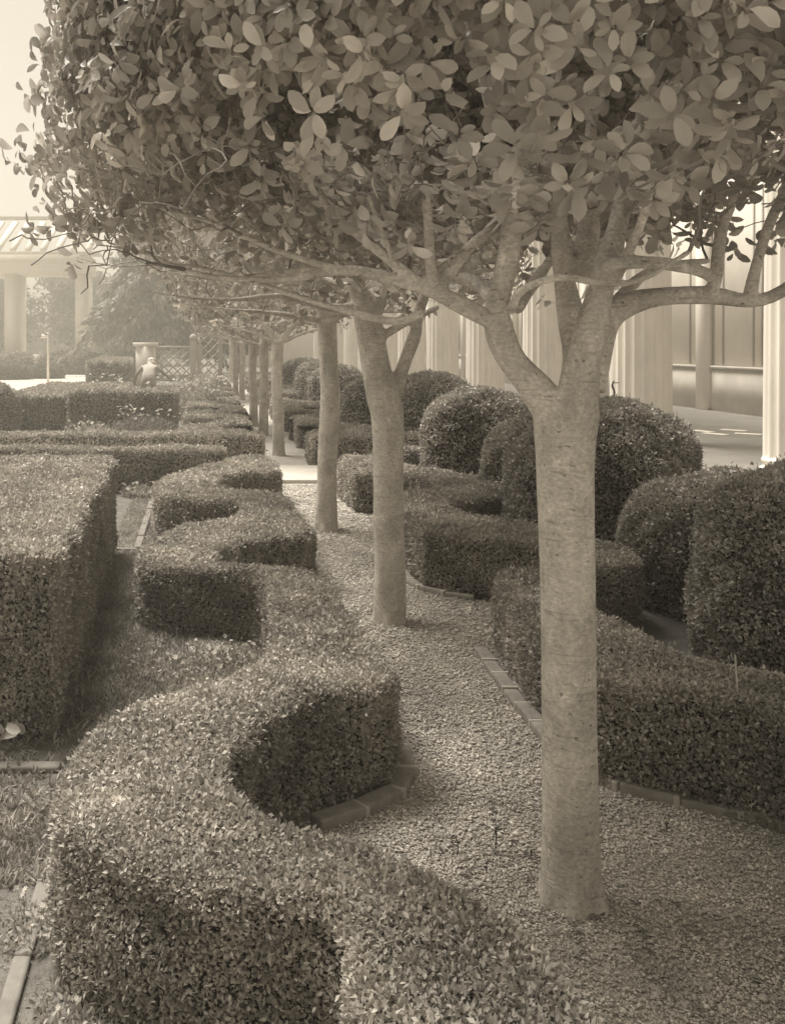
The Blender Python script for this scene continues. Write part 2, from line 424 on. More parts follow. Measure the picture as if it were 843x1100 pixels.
bush('round_bush', -4.15, 18.2, .50, .5, .92, 'round ball bush cut by the left edge beside the pale hedge', 'round bushes at the left', dens=6)
for cx, cy, rx, h, lb in [(-7.4, 53, 2.3, 1.5, 'flat dark mound shrub between the two pergola piers'), (-11.0, 54, 1.2, 1.25, 'dark mound shrub at the foot of the left pergola pier'), (-4.6, 52.5, 1.5, 1.4, 'dark mound shrub just right of the right pergola pier')]:
    bush('mound_shrub', cx, cy, rx, 1.0, h, lb, 'mound shrubs under the pergola', dens=4, vert=.2)
for i, (cx, cy, rx, h, lb) in enumerate([(-9.8, 45, 1.3, .8, 'pale low shrub on the sunny ground at the far left edge'), (-8.0, 46.5, .9, .75, 'pale low shrub beside the slender white pole')]):
    bush('pale_shrub', cx, cy, rx, .9, h, lb, 'pale shrubs on the sunny ground', dens=4, vert=.2, mat='farleaf')

# ---------------------------------------------------------------- trees
def tube(geo, pts, rad, sides=8, mi=0, cap=True, lump=0):
    pts = np.asarray(pts, float); n = len(pts)
    t = norm(np.gradient(pts, axis=0)); u = np.cross(t[0], (0.3, .9, .1)); u = norm(u)
    V = []
    for i in range(n):
        u = u-np.dot(u, t[i])*t[i]; u = norm(u); w = np.cross(t[i], u)
        a = np.linspace(0, 2*math.pi, sides, endpoint=False)
        r = rad[i]
        if lump: r = r*(1+lump*(np.sin(a*2+i*.31)+np.sin(a*3-i*.23+1)+.8*np.sin(a+i*.5)))
        V.append(pts[i]+(np.cos(a)*r)[:, None]*u+(np.sin(a)*r)[:, None]*w)
    V = np.concatenate(V)
    i, j = np.meshgrid(np.arange(n-1), np.arange(sides), indexing='ij'); i, j = i.ravel(), j.ravel(); j2 = (j+1) % sides
    fs = [np.stack([i*sides+j, i*sides+j2, (i+1)*sides+j2, (i+1)*sides+j], 1)]
    if cap: fs += [np.arange(sides)[None, ::-1], (np.arange(sides)+(n-1)*sides)[None]]
    geo.add(V, fs, mi)

def spline(pts, n):
    p = np.array(pts, float); m = len(p)
    if m == 2: return p[0]+(p[1]-p[0])*np.linspace(0, 1, n)[:, None]
    P_ = np.vstack([2*p[0]-p[1], p, 2*p[-1]-p[-2]]); out = []
    for t in np.linspace(0, m-1-1e-6, n):
        i = int(t); f = t-i; a, b, c, d = P_[i], P_[i+1], P_[i+2], P_[i+3]
        out.append(.5*(2*b+(c-a)*f+(2*a-5*b+4*c-d)*f*f+(3*b-3*c+d-a)*f**3))
    return np.array(out)

def solidify_mesh(name, geo, mat, voxel, smooth_it=6):
    me = geo.mesh(name+'_raw', mat, True); o = bpy.data.objects.new('tmp', me); C.objects.link(o)
    r = o.modifiers.new('r', 'REMESH'); r.mode = 'VOXEL'; r.voxel_size = voxel; r.use_smooth_shade = True
    s = o.modifiers.new('s', 'SMOOTH'); s.iterations = 4; s.factor = .5
    dg = bpy.context.evaluated_depsgraph_get(); me2 = bpy.data.meshes.new_from_object(o.evaluated_get(dg))
    bpy.data.objects.remove(o); bpy.data.meshes.remove(me); me2.name = name
    for p in me2.polygons: p.use_smooth = True
    if not me2.materials: me2.materials.append(mat)
    return me2

def superq(n, a, b, c, ex):
    d = rnd(n); pe = 2.1
    h = (np.abs(d[:, 0]/a)**pe+np.abs(d[:, 1]/b)**pe)**(1/pe)
    r = (h**ex+np.abs(d[:, 2]/c)**ex)**(-1/ex)
    p = d*r[:, None]; h = np.maximum(h*r, 1e-6)
    gx = [h**(ex-pe)*np.sign(p[:, i])*np.abs(p[:, i]/k)**(pe-1)/k for i, k in enumerate((a, b))]
    gz = np.sign(p[:, 2])*np.abs(p[:, 2]/c)**(ex-1)/c
    return p, norm(np.stack(gx+[gz], 1))

def NQ_FIX(q, a, b, c):
    n = q/np.array([a, b, c]); n[:, :2] *= 1.2; n[:, 2] = np.sign(n[:, 2])*np.abs(n[:, 2])**2.5
    return norm(n)

def make_tree(name, base, trunk, limbs, crown, label, group, nclust, leaf, tmpl, ntw, voxel=.009, seed=1, zbias=None, left=False):
    """trunk: [(pt, r)...], limbs: [(pts, r0, r1)...] local coords; crown: centre, half sizes"""
    root = empty(name, base, label, 'tree', group)
    g = Geo(); tp = spline([p for p, r in trunk], 40); tr = np.interp(np.linspace(0, 1, 40), np.linspace(0, 1, len(trunk)), [r for p, r in trunk])
    tube(g, tp, tr, 28, lump=.012)
    for i in range(6):                       # low root swellings
        th = i*1.05+.3*seed; rr_ = tr[2]; u_ = np.array([math.cos(th), math.sin(th), 0]); o_ = tp[0]*(1, 1, 0)
        ll = rng.uniform(.3, .9)
        tube(g, spline([o_+u_*rr_*.45+[0, 0, .12], o_+u_*rr_*.66+[0, 0, .04], o_+u_*rr_*(.74+.16*ll)+[0, 0, -.02]], 6), [rr_*.3, rr_*.36, rr_*.36, rr_*.34, rr_*.32, rr_*.28], 10)
    nodes = [tp[-1]]; rmax = [trunk[-1][1]]
    for pts, r0, r1 in limbs:
        L = sum(np.linalg.norm(np.subtract(pts[i+1], pts[i])) for i in range(len(pts)-1))
        n = max(8, int(L/.04)); q = spline(pts, n); rr = np.linspace(r0, r1, n)*(1+.07*np.sin(np.arange(n)*.9+r0*90))
        tube(g, q, rr, 14, lump=.02)
        st = max(1, n//8)
        for k in range(n//4, n, st): nodes.append(q[k]); rmax.append(rr[k])
        nodes.append(q[-1]); rmax.append(r1)
    link('trunk', solidify_mesh('trunk', g, M['bark'], voxel), root)
    # branch network grown towards points on the crown shell
    (cx, cy, cz), (a, b, c), ex = crown
    p, nr = superq(int(ntw*2.2), a, b, c, ex)
    p = p*(1-rng.random((len(p), 1))**1.5*.22)*.97
    if zbias is not None: p = zbias(p)
    keep = (p[:, 2] < c*.5) & ((p[:, 2] < -.3*c) | (rng.random(len(p)) < .5)); p = p[keep][:ntw]+np.array([cx, cy, cz])
    if left:        # the low, wide-spread twigs on the side towards the path
        m = 260; e = np.c_[rng.uniform(-1.72, .35, m), rng.uniform(-.95, 1.05, m), -c*rng.uniform(.72, 1.0, m)]
        p = np.vstack([p, zbias(e)+np.array([cx, cy, cz])])
    o0 = tp[-1]; p = p[np.argsort(np.linalg.norm(p-o0, axis=1))]
    N = np.array(nodes); RM = np.array(rmax); RID = [-1]*len(nodes); subs = []
    tgt = []
    for t in p:
        dist = np.linalg.norm(N-t, axis=1)
        cost = dist+.35*np.maximum(0, np.linalg.norm(N-o0, axis=1)-np.linalg.norm(t-o0)+.1)+.25*np.maximum(0, N[:, 2]-t[2])
        k = int(np.argmin(cost)); s = N[k]; dd = dist[k]
        if dd < .08: continue
        out = s-o0; out = out/max(np.linalg.norm(out), .2)
        mid = s+(t-s)*.45+out*dd*.12+rng.normal(size=3)*dd*.07
        m2 = s+(t-s)*.78+np.array([0, 0, dd*.04])+rng.normal(size=3)*dd*.05
        n = max(5, int(dd/.06)); q = spline([s, mid, m2, t], n)
        q[1:-1] += rng.normal(size=(n-2, 3))*.0028
        r0 = min(RM[k]*.8, .004+.011*dd); r1 = .0022
        rr = np.linspace(r0, r1, n); rid = RID[k]
        if rid < 0: subs.append([]); rid = len(subs)-1
        subs[rid].append((q, rr))
        sel = np.arange(max(1, n//3), n, max(1, n//4))
        N = np.vstack([N, q[sel]]); RM = np.concatenate([RM, rr[sel]]); RID += [rid]*len(sel)
    subs.sort(key=len, reverse=True); print(name, 'branches', len(subs))
    if len(subs) > 95: subs = subs[:94]+[[t for sb in subs[94:] for t in sb]]
    for sb in subs:
        g2 = Geo()
        for q, rr in sb: tube(g2, q, rr, 6, cap=False)
        link('branch', g2.mesh('branch', M['twig'], True), root)
    # leaves
    q, nq = superq(nclust, a, b, c, ex)
    if left:
        q2, n2 = superq(26000, a, b, c, ex); k2 = (q2[:, 0] < -.75) & (q2[:, 2] < .7*c) & (np.abs(n2[:, 2]) < .8); q = np.vstack([q, q2[k2]]); nq = np.vstack([nq, n2[k2]])
    under = nq[:, 2] < -.35
    rim = np.maximum(np.abs(q[:, 0])/a, np.abs(q[:, 1])/b)
    keep = ~under | (rng.random(len(q)) < np.where(rim > .82, .6, np.where((q[:, 0] < -.3) & left, .16, .06)))
    q, nq = q[keep], nq[keep]
    q = q*(1-rng.random((len(q), 1))**2.0*.28)
    q = q*(1+.05*np.sin(q[:, 0:1]*4.1+q[:, 2:3]*3+cx)+.04*np.sin(q[:, 1:2]*5.3+q[:, 0:1]*2))
    q += rng.normal(size=q.shape)*.035
    if zbias is not None: q = zbias(q)
    q = q[(nq[:, 2] < .6) | (rng.random(len(q)) < .45)] if len(nq) == len(q) else q
    nq = NQ_FIX(q, a, b, c)
    q += np.array([cx, cy, cz])
    k = 6; n = len(q)
    ax = norm(nq+rnd(n)*.7+np.array([0, 0, .15]))
    r1 = norm(np.cross(ax, rnd(n))); r2 = np.cross(ax, r1)
    g3 = Geo()
    for i in range(k):
        th = i*2.4+rng.random(n)*.6
        rad = r1*np.cos(th)[:, None]+r2*np.sin(th)[:, None]
        up = rng.uniform(.15, .9, n)[:, None]
        direc = rad+ax*up+rng.normal(size=(n, 3))*.2+np.array([0, 0, -.1])
        pos = q+ax*(rng.uniform(-.4, .5, n)[:, None]*leaf)+rad*.006
        nrm = ax+rnd(n)*.35-rad*.3
        leaves(g3, pos, direc, nrm, leaf*(.45+.85*rng.random(n)**.8)*np.clip(1-.16*(-(q[:, 0]-cx)/a), .8, 1.15), tmpl)
    link('crown', g3.mesh('crown', M['crown'], True), root)
    return root

def loc(px, py, d, b):      # a point seen in the photograph, in the tree's own coordinates
    x, y, z = P(px, py, d); return (x-b[0], y-b[1], z-b[2])

b1 = (1.108, 2.833, 0)
T = lambda px, py, d=2.833: loc(px, py, d, b1)
trunk1 = [(T(614, 985), .108), (T(613, 962), .091), (T(612, 900), .083), (T(611, 780), .080), (T(610, 660), .079), (T(608, 560), .080), (T(607, 490), .084), (T(607, 445), .097), (T(610, 420), .085)]
limbs1 = [
    ([T(600, 455), T(578, 420), T(545, 380), T(533, 335, 2.8), T(546, 280, 2.78), T(548, 230, 2.76), T(540, 190, 2.76), T(525, 110, 2.8), T(500, 20, 2.9)], .054, .012),
    ([T(612, 450, 2.88), T(620, 400, 2.92), T(614, 350, 2.94), T(606, 300, 2.96), T(602, 250, 2.96), T(596, 205, 2.9), T(575, 120, 3.0), T(560, 20, 3.1)], .052, .012),
    ([T(618, 450, 2.80), T(626, 390, 2.76), T(640, 330, 2.74), T(656, 270, 2.76), T(668, 220, 2.82), T(690, 120, 2.95), T(710, 20, 3.1)], .057, .012),
    ([T(626, 300, 2.95), T(632, 240, 3.0), T(630, 190, 3.05), T(640, 100, 3.15), T(655, 20, 3.2)], .040, .010),
    ([T(634, 420, 2.86), T(642, 368, 2.88), T(662, 334, 2.9), T(700, 320, 2.9), T(760, 317, 2.92), T(818, 322, 2.95), T(870, 290, 3.0), T(930, 230, 3.1)], .050, .010),
    ([T(760, 318, 2.9), T(768, 300, 2.88), T(774, 250, 2.85), T(790, 205, 2.8), T(805, 120, 2.9)], .024, .008),
    ([T(805, 318, 2.95), T(812, 285, 2.95), T(826, 240, 2.9), T(850, 190, 2.9)], .020, .013),
    ([T(640, 305, 2.74), T(655, 285, 2.70), T(700, 282, 2.68), T(750, 290, 2.65), T(765, 300, 2.62)], .026, .014),
    ([T(548, 335, 2.76), T(560, 312, 2.70), T(600, 298, 2.66), T(650, 304, 2.64), T(690, 300, 2.62), T(740, 270, 2.6)], .014, .008),
    ([T(545, 355, 2.8), T(510, 335, 2.78), T(462, 312, 2.75), T(425, 300, 2.8), T(370, 290, 2.9), T(300, 300, 3.1), T(220, 296, 3.2), T(150, 270, 3.25), T(95, 262, 3.2)], .030, .004),
    ([T(468, 316, 2.75), T(462, 280, 2.74), T(460, 240, 2.7), T(456, 195, 2.65)], .020, .012),
    ([T(455, 308, 2.76), T(400, 265, 2.8), T(360, 232, 2.8), T(340, 205, 2.8)], .017, .009),
    ([T(470, 312, 2.75), T(505, 265, 2.8), T(545, 235, 2.85)], .020, .016),
    ([T(430, 300, 2.8), T(415, 260, 2.7), T(395, 210, 2.6)], .011, .007),
    ([T(455, 335, 2.8), T(420, 345, 2.85), T(340, 325, 3.0), T(270, 302, 3.2), T(200, 285, 3.3), T(120, 285, 3.3), T(60, 270, 3.2)], .015, .003),
    ([T(540, 330, 2.82), T(500, 300, 3.1), T(430, 300, 3.4), T(330, 290, 3.6), T(240, 300, 3.7), T(170, 290, 3.7)], .026, .004),
    ([T(370, 292, 2.9), T(300, 270, 3.0), T(230, 240, 3.1), T(150, 215, 3.1), T(90, 170, 3.1)], .013, .003),
    ([T(555, 330, 2.85), T(590, 280, 3.3), T(600, 260, 3.7)], .022, .012),
    ([T(650, 335, 2.88), T(700, 290, 3.3), T(760, 280, 3.6)], .022, .012),
    ([T(660, 300, 2.8), T(690, 235, 2.6), T(705, 160, 2.5)], .018, .008),
]
def zb1(q):
    t = np.clip((-q[:, 0]-.5)/1.1, 0, 1); q = q.copy(); q[:, 0] += .17*t*np.clip((q[:, 2]+.8)/1.0, 0, 1); q[:, 2] -= .15*t*t*np.clip((.6-q[:, 2])/1.2, 0, 1)*1.3; return q
make_tree('clipped_tree', b1, trunk1, limbs1, ((.10, .20, 3.0), (1.80, 1.20, .92), 5.0), 'nearest tree of the row, stout pale trunk forking low into many limbs', 'clipped trees in a row on the gravel',
          21000, .056, BIG, 620, .006, zbias=zb1, left=True)

b2 = (1.118, 5.70, 0)
T2 = lambda px, py, d=5.70: loc(px, py, d, b2)
trunk2 = [(T2(418, 680), .112), (T2(418, 665), .100), (T2(419, 620), .094), (T2(417, 560), .092), (T2(417, 500), .092), (T2(416, 450), .098), (T2(411, 425), .098), (T2(404, 395), .088), (T2(396, 350), .085), (T2(392, 325), .085)]
limbs2 = [
    ([T2(416, 440), T2(424, 420), T2(436, 385), T2(446, 358), T2(450, 335), T2(462, 300)], .050, .030),
    ([T2(393, 335), T2(386, 315), T2(376, 290), T2(350, 260)], .070, .04),
    ([T2(397, 345), T2(408, 315), T2(412, 285), T2(425, 240)], .06, .04),
    ([T2(404, 370), T2(416, 358), T2(440, 345), T2(470, 330, 5.9)], .030, .018),
    ([T2(385, 330), T2(350, 330, 5.6), T2(300, 318, 5.5), T2(250, 322, 5.4), T2(190, 318, 5.3), T2(120, 305, 5.3)], .030, .005),
    ([T2(392, 320), T2(430, 300, 5.9), T2(500, 300, 6.2)], .035, .015),
    ([T2(385, 310), T2(340, 300, 6.1), T2(290, 310, 6.5)], .03, .012)]
make_tree('clipped_tree', b2, trunk2, limbs2, ((0, 0, 2.95), (1.8, 1.32, .95), 3.2), 'second tree of the row, trunk leaning left with a dark side limb forking right', 'clipped trees in a row on the gravel',
          9000, .075, MED, 260, .012)
b3 = (1.09, 8.5, 0)
T3 = lambda px, py, d=8.5: loc(px, py, d, b3)
trunk3 = [(T3(350, 578), .125), (T3(350, 568), .112), (T3(351, 530), .092), (T3(352, 480), .090), (T3(355, 430), .092), (T3(353, 390), .086), (T3(351, 345), .09)]
limbs3 = [([T3(351, 350), T3(345, 330), T3(330, 305)], .07, .04), ([T3(352, 350), T3(362, 330), T3(380, 300)], .07, .04),
          ([T3(348, 345), T3(320, 340, 8.3), T3(280, 335, 8.1), T3(240, 332, 8.), T3(190, 325, 8.)], .036, .005), ([T3(352, 345), T3(380, 335, 8.7), T3(430, 335, 8.9)], .04, .015)]
make_tree('clipped_tree', b3, trunk3, limbs3, ((0, 0, 2.9), (1.75, 1.35, .9), 3.2), 'third tree of the row, slim single trunk standing just before the cross path', 'clipped trees in a row on the gravel',
          5500, .085, MED, 180, .014)
# farther trees share one build
def straight_trunk(lean, r):
    return [((0, 0, -.02), r*1.25), ((0, 0, .05), r*1.1), ((lean*.3, 0, .6), r), ((lean, 0, 1.2), r*.95), ((lean*.6, 0, 1.75), r*1.1)]
lim = [([(0, 0, 1.7), (-.2, 0, 1.95), (-.6, -.1, 2.2)], .06, .03), ([(0, 0, 1.7), (.22, 0, 2.0), (.5, .2, 2.4)], .06, .03),
       ([(0, 0, 1.7), (-.5, -.4, 1.9), (-1.1, -.7, 2.02)], .03, .012), ([(0, 0, 1.7), (.5, .5, 1.9), (1.1, .8, 2.02)], .03, .012)]
GT = 'clipped trees in a row on the gravel'
t4 = make_tree('clipped_tree', (1.10, 14.2, 0), straight_trunk(-.03, .088), lim, ((0, 0, 2.85), (1.7, 1.4, .85), 3.2), 'fourth tree of the row, slim pale trunk just beyond the cross path', GT, 2800, .12, MED, 110, .016)
far = [(1.06, 17.35, 1.9, .98, 'fifth tree of the row, thin slightly darker trunk'), (.98, 19.3, .4, 1.0, 'sixth tree of the row, close behind the fifth and left of it'),
       (1.07, 28.3, 2.8, 1.0, 'seventh tree of the row, first of the far trio near the lattice'), (.97, 31.0, .9, 1.02, 'eighth tree of the row, middle of the far trio near the lattice'),
       (1.10, 42.0, 2.2, 1.0, 'ninth tree of the row, farthest trunk close to the lattice')]
for x, y, rz, s, lb in far:
    r = t4.copy(); C.objects.link(r); r.location = (x, y, 0); r.rotation_euler.z = rz; r.scale = (s, s, s); r['label'] = lb
    for ch in list(t4.children):
        c = ch.copy(); C.objects.link(c); c.parent = r

# ---------------------------------------------------------------- ground, gravel, edging
def sheet(name, x0, x1, y0, y1, z, mat, kind='structure'):
    g = Geo(); g.add([(x0, y0, z), (x1, y0, z), (x1, y1, z), (x0, y1, z)], [[(0, 1, 2, 3)]])
    return tag(link(name, g.mesh(name, M[mat])), kind=kind)
sheet('ground', -150, 150, -40, 260, 0, 'ground')
sheet('garden_soil', -4.2, 4.4, -2, 44, .004, 'soil')
sheet('gravel_walk', -.1, 2.35, -2, 44, .008, 'gravel')
sheet('terrace_floor', 5.2, 13.0, -4, 90, .012, 'terrace')
sheet('sunny_ground', -40, -4.6, 30, 62, .012, 'paving')

def boxgeo(g, x0, x1, y0, y1, z0, z1, mi=0, bev=0, rot=None, org=None):
    v = np.array([(x, y, z) for z in (z0, z1) for y in (y0, y1) for x in (x0, x1)], float)
    if bev:
        bm = bmesh.new(); vs = [bm.verts.new(c) for c in v]
        for f in ((0, 2, 3, 1), (4, 5, 7, 6), (0, 1, 5, 4), (2, 6, 7, 3), (0, 4, 6, 2), (1, 3, 7, 5)): bm.faces.new([vs[i] for i in f])
        bmesh.ops.bevel(bm, geom=bm.edges[:], offset=bev, segments=2, affect='EDGES', profile=.6)
        bm.verts.index_update(); v = np.array([x.co[:] for x in bm.verts]); fs = {}
        for f in bm.faces: fs.setdefault(len(f.verts), []).append([q.index for q in f.verts])
        bm.free(); faces = list(fs.values())
    else: faces = [[(0, 2, 3, 1), (4, 5, 7, 6), (0, 1, 5, 4), (2, 6, 7, 3), (0, 4, 6, 2), (1, 3, 7, 5)]]
    if rot is not None:
        c, s = math.cos(rot), math.sin(rot); v = np.c_[v[:, 0]*c-v[:, 1]*s, v[:, 0]*s+v[:, 1]*c, v[:, 2]]
    if org is not None: v = v+np.array(org)
    g.add(v, faces, mi)

g = Geo(); boxgeo(g, -4.2, 4.6, 11.32, 12.68, -.02, .055, bev=.012)
tag(link('cross_path', g.mesh('cross_path', M['paving'])), kind='structure')

# gravel chips
def stones(x0, x1, y0, y1, n, s):
    p = np.c_[rng.uniform(x0, x1, n), rng.uniform(y0, y1, n)]
    lo = (~inside(p, catmull(outl))) & (~inside(p, catmull(mir))); p = p[lo]; n = len(p)
    ax = np.concatenate([np.eye(3), -np.eye(3)])
    sc = s*rng.uniform(.45, 1.2, (n, 3))*(1.2, .85, .32)*(.7+1.2*rng.random((n, 1))**4); a = rng.random(n)*6.28; b = rng.normal(size=n)*.5
    v = ax[None]*sc[:, None, :]*rng.uniform(.75, 1.2, (n, 6, 1))
    y_, z_ = v[..., 1]*np.cos(b)[:, None]-v[..., 2]*np.sin(b)[:, None], v[..., 1]*np.sin(b)[:, None]+v[..., 2]*np.cos(b)[:, None]
    x_ = v[..., 0]*np.cos(a)[:, None]-y_*np.sin(a)[:, None]; y2 = v[..., 0]*np.sin(a)[:, None]+y_*np.cos(a)[:, None]
    V = np.stack([x_+p[:, 0:1], y2+p[:, 1:2], z_+.010+rng.random(n)[:, None]*.006], 2)
    f = np.array([(0, 1, 2), (1, 3, 2), (3, 4, 2), (4, 0, 2), (1, 0, 5), (3, 1, 5), (4, 3, 5), (0, 4, 5)])
    return V.reshape(-1, 3), (f[None]+(np.arange(n)*6)[:, None, None]).reshape(-1, 3)
g = Geo()
for y0, y1, n, s in [(1.6, 3.2, 66000, .0064), (3.2, 5, 52000, .0074), (5, 8, 44000, .0095), (8, 11.2, 22000, .012)]:
    v, f = stones(.02, 2.25, y0, y1, n, s); g.add(v, [f])
tag(link('gravel', g.mesh('gravel', M['stone'])), 'loose pale gravel chips spread under the row of trees', 'gravel', kind='stuff')

n = 900; p = np.c_[rng.uniform(.1, 2.2, n), 1.7+9*rng.random(n)**1.4]
p = np.vstack([p, np.array([1.11, 2.83])+rng.normal(size=(90, 2))*.16, np.array([1.12, 5.7])+rng.normal(size=(60, 2))*.18])
p = p[(~inside(p, catmull(outl))) & (~inside(p, catmull(mir)))]; n = len(p); g = Geo()
leaves(g, np.c_[p, np.full(n, .022)], rng.normal(size=(n, 3))*(1, 1, .15), rnd(n)*.35+np.array([0, 0, 1]), rng.uniform(.012, .035, n), MED)
tag(link('leaf_litter', g.mesh('leaf_litter', M['litter'])), 'dry fallen leaves scattered over the gravel', 'leaf litter', kind='stuff')

# brick edging following a polyline
def edging(pts, label, L=.205, w=.072, hh=.045, mat='brick', gap=.006, name='brick_edging', part='brick'):
    p = resample_open(np.array(pts, float), .01); root = empty(name, (p[0][0], p[0][1], 0), label, 'garden edging', 'brick edgings of the hedges')
    step = int(L/.01); i = 0
    while i+step < len(p):
        a, b = p[i], p[i+step]; c = (a+b)/2; ang = math.atan2(b[1]-a[1], b[0]-a[0]); l = np.linalg.norm(b-a)
        g = Geo(); boxgeo(g, -l/2+gap/2, l/2-gap/2, -w/2, w/2, 0, hh+rng.uniform(-.007, .007), bev=.010, rot=ang)
        link(part, g.mesh(part, M[mat]), root, (c[0]-p[0][0], c[1]-p[0][1], 0))
        if part == 'brick' and i+2*step < len(p):
            g = Geo(); boxgeo(g, -.011, .011, -w/2-.003, w/2+.003, 0, hh+.003, bev=.004, rot=ang); link('mortar_joint', g.mesh('mortar_joint', M['joint']), root, (b[0]-p[0][0], b[1]-p[0][1], 0))
        i += step
def resample_open(p, step):
    seg = np.linalg.norm(np.diff(p, axis=0), axis=1); s = np.concatenate([[0], np.cumsum(seg)]); t = np.arange(0, s[-1], step)
    return np.stack([np.interp(t, s, p[:, 0]), np.interp(t, s, p[:, 1])], 1)
Gp = lambda px, py: (P(px, py, F*H/(py-FY))[0], F*H/(py-FY))
left_edge = [(.74, 5.05), (.79, 4.2), (.80, 3.72), (.77, 3.56), (.66, 3.42), (.50, 3.32), (.32, 3.22)]
edging([(x, y) for x, y in left_edge], 'curved brick edging around the nearest scallop of the left hedge')
re = [(1.50, 5.1), (1.46, 4.4), (1.455, 3.75), (1.50, 3.60), (1.67, 3.46), (1.85, 3.37), (2.03, 3.27), (2.15, 3.05), (2.18, 2.8)]
edging(re, 'curved brick edging along the front of the right hedge, behind the nearest trunk')
edging([(1.50, 8.0), (1.44, 7.3), (1.43, 6.5), (1.55, 6.3), (1.9, 6.1)], 'brick edging along the second scallop of the right hedge')
edging([(-.50, 1.3), (-.51, 3.6)], 'concrete edging running past the foot of the hedge at lower left', L=.42, w=.05, hh=.018, mat='mortar', name='path_edging', part='edging_stone')
edging([(-.57, 7.7), (-.585, 10.3)], 'pale edging beside the grassy strip, before the low cross hedge', L=.45, w=.06, hh=.03, mat='mortar', name='path_edging', part='edging_stone')
edging([(-1.5, 3.71), (-.53, 3.71)], 'short pale edging across the strip at the left edge', L=.47, w=.06, hh=.035, mat='mortar', name='path_edging', part='edging_stone')
edging([(-.8, 10.33), (-.58, 10.33)], 'short edging across the far end of the grassy strip', L=.2, w=.06, hh=.03, mat='mortar', name='path_edging', part='edging_stone')
edging([(-.75, 7.66), (-.56, 7.66)], 'short edging across the middle of the grassy strip', L=.18, w=.06, hh=.03, mat='mortar', name='path_edging', part='edging_stone')

# grass strip at the left
def grass(x0, x1, y0, y1, n, hmean, poly=None):
    p = np.c_[rng.uniform(x0, x1, n), rng.uniform(y0, y1, n)]
    p = p[(~inside(p, catmull(outl)))]; n = len(p)
    dens = np.sin(p[:, 0]*5+p[:, 1]*2)+np.sin(p[:, 1]*4.3+1)+rng.normal(size=n)
    p = p[dens > -.9]; n = len(p)
    g = Geo(); d = rng.normal(size=(n, 3))*(.7, .7, .2)+np.array([0, 0, .7])
    leaves(g, np.c_[p, np.full(n, .004)], d, rnd(n), hmean*rng.uniform(.5, 1.4, n), (K_T*(1, .35, 1), KITE[1], KITE[2])); return g
g = grass(-.85, .3, 2.9, 7.6, 45000, .045)
tag(link('grass', g.mesh('grass', M['grass'])), 'short soft grass between the tall square hedge and the scalloped hedge', 'grass', kind='stuff')
g = grass(-1.6, .35, 1.3, 3.65, 26000, .014)
tag(link('ground_cover', g.mesh('ground_cover', M['grass'])), 'thin ground cover on the soil at the lower left', 'ground cover', kind='stuff')
g = grass(-.8, .3, 7.7, 10.5, 16000, .035)
tag(link('grass', g.mesh('grass', M['grass'])), 'short grass in front of the low cross hedge', 'grass', kind='stuff')

# flowers
def petals(g, c, r, n=7, tilt=.5):
    a = np.linspace(0, 2*math.pi, n, endpoint=False)+rng.random()
    up = norm(np.array([rng.normal()*tilt, -.5+rng.normal()*tilt, 1.0])); x = norm(np.cross(up, (0, 1, .2))); y = np.cross(up, x)
    d = np.cos(a)[:, None]*x+np.sin(a)[:, None]*y+up*.25
    leaves(g, np.repeat(np.array(c)[None], n, 0), d, np.repeat(up[None], n, 0), r, MED)
def flower_clump(name, cx, cy, r, h, nf, fr, nleaf, ls, label, group, cat='flowers', lmat='grass', z0=0):
    root = empty(name, (cx, cy, z0), label, cat, group)
    g = Geo(); n = nleaf
    a = rng.random(n)*6.28; q = np.sqrt(rng.random(n))*r
    pos = np.c_[np.cos(a)*q, np.sin(a)*q, rng.random(n)**1.3*h*.75*(1-(q/r)**2*.5)]
    leaves(g, pos, rnd(n)*.8+np.array([0, 0, .7]), rnd(n), ls*rng.uniform(.6, 1.3, n), MED)
    st = []
    gf = Geo()
    for i in range(nf):
        a = rng.random()*6.28; q = math.sqrt(rng.random())*r; z = h*rng.uniform(.65, 1.05)
        c = (math.cos(a)*q, math.sin(a)*q, z)
        tube(g, spline([(c[0]*.5, c[1]*.5, 0), (c[0]*.8, c[1]*.8, z*.6), c], 4), [max(.001, fr*.08)]*4, 4, cap=False)
        petals(gf, c, fr*rng.uniform(.7, 1.2))
    link('foliage', g.mesh('foliage', M[lmat]), root); link('blossoms', gf.mesh('blossoms', M['flower']), root)
FG = 'small white flowers at the foot of the hedges'
def gp(px, py, d=None): x, y = Gp(px, py); return x, y
for px, py, r, h, nf, fr, lb in [
    (35, 1010, .10, .11, 12, .011, 'white flower clump spilling over the edging at the lower left'),
    (150, 1075, .16, .10, 8, .009, 'sparse white flowers in the grass at the foot of the nearest hedge face'),
    (75, 1085, .10, .06, 3, .008, 'two or three tiny white flowers beside the edging at the bottom left corner'),
    (262, 722, .16, .16, 14, .016, 'white flowers in the deepest corner of the grassy bay, against the hedge'),
    (215, 725, .20, .15, 9, .015, 'scattered white flowers in the middle of the grassy bay'),
    (170, 720, .20, .08, 7, .015, 'low white flowers at the open side of the grassy bay'),
    (150, 533, .20, .16, 22, .022, 'white flower clump at the foot of the nearer cross hedge'),
    (195, 592, .12, .1, 5, .016, 'few white flowers at the foot of the second scallop')]:
    x, y = gp(px, py)
    flower_clump('flower_clump', x, y, r, h, nf, fr, int(420*r/.12), .010+.0035*y, lb, FG)
x, y = gp(155, 464)
flower_clump('rose_bush', -1.15, 17.3, .60, .52, 30, .036, 2400, .06, 'rose bush with white blooms in front of the dark block hedge', None, 'rose bush', 'farleaf')
flower_clump('flower_clump', -2.2, 17.6, .5, .3, 14, .04, 500, .06, 'thin white flowers left of the rose bush', 'white flowers in the left beds')
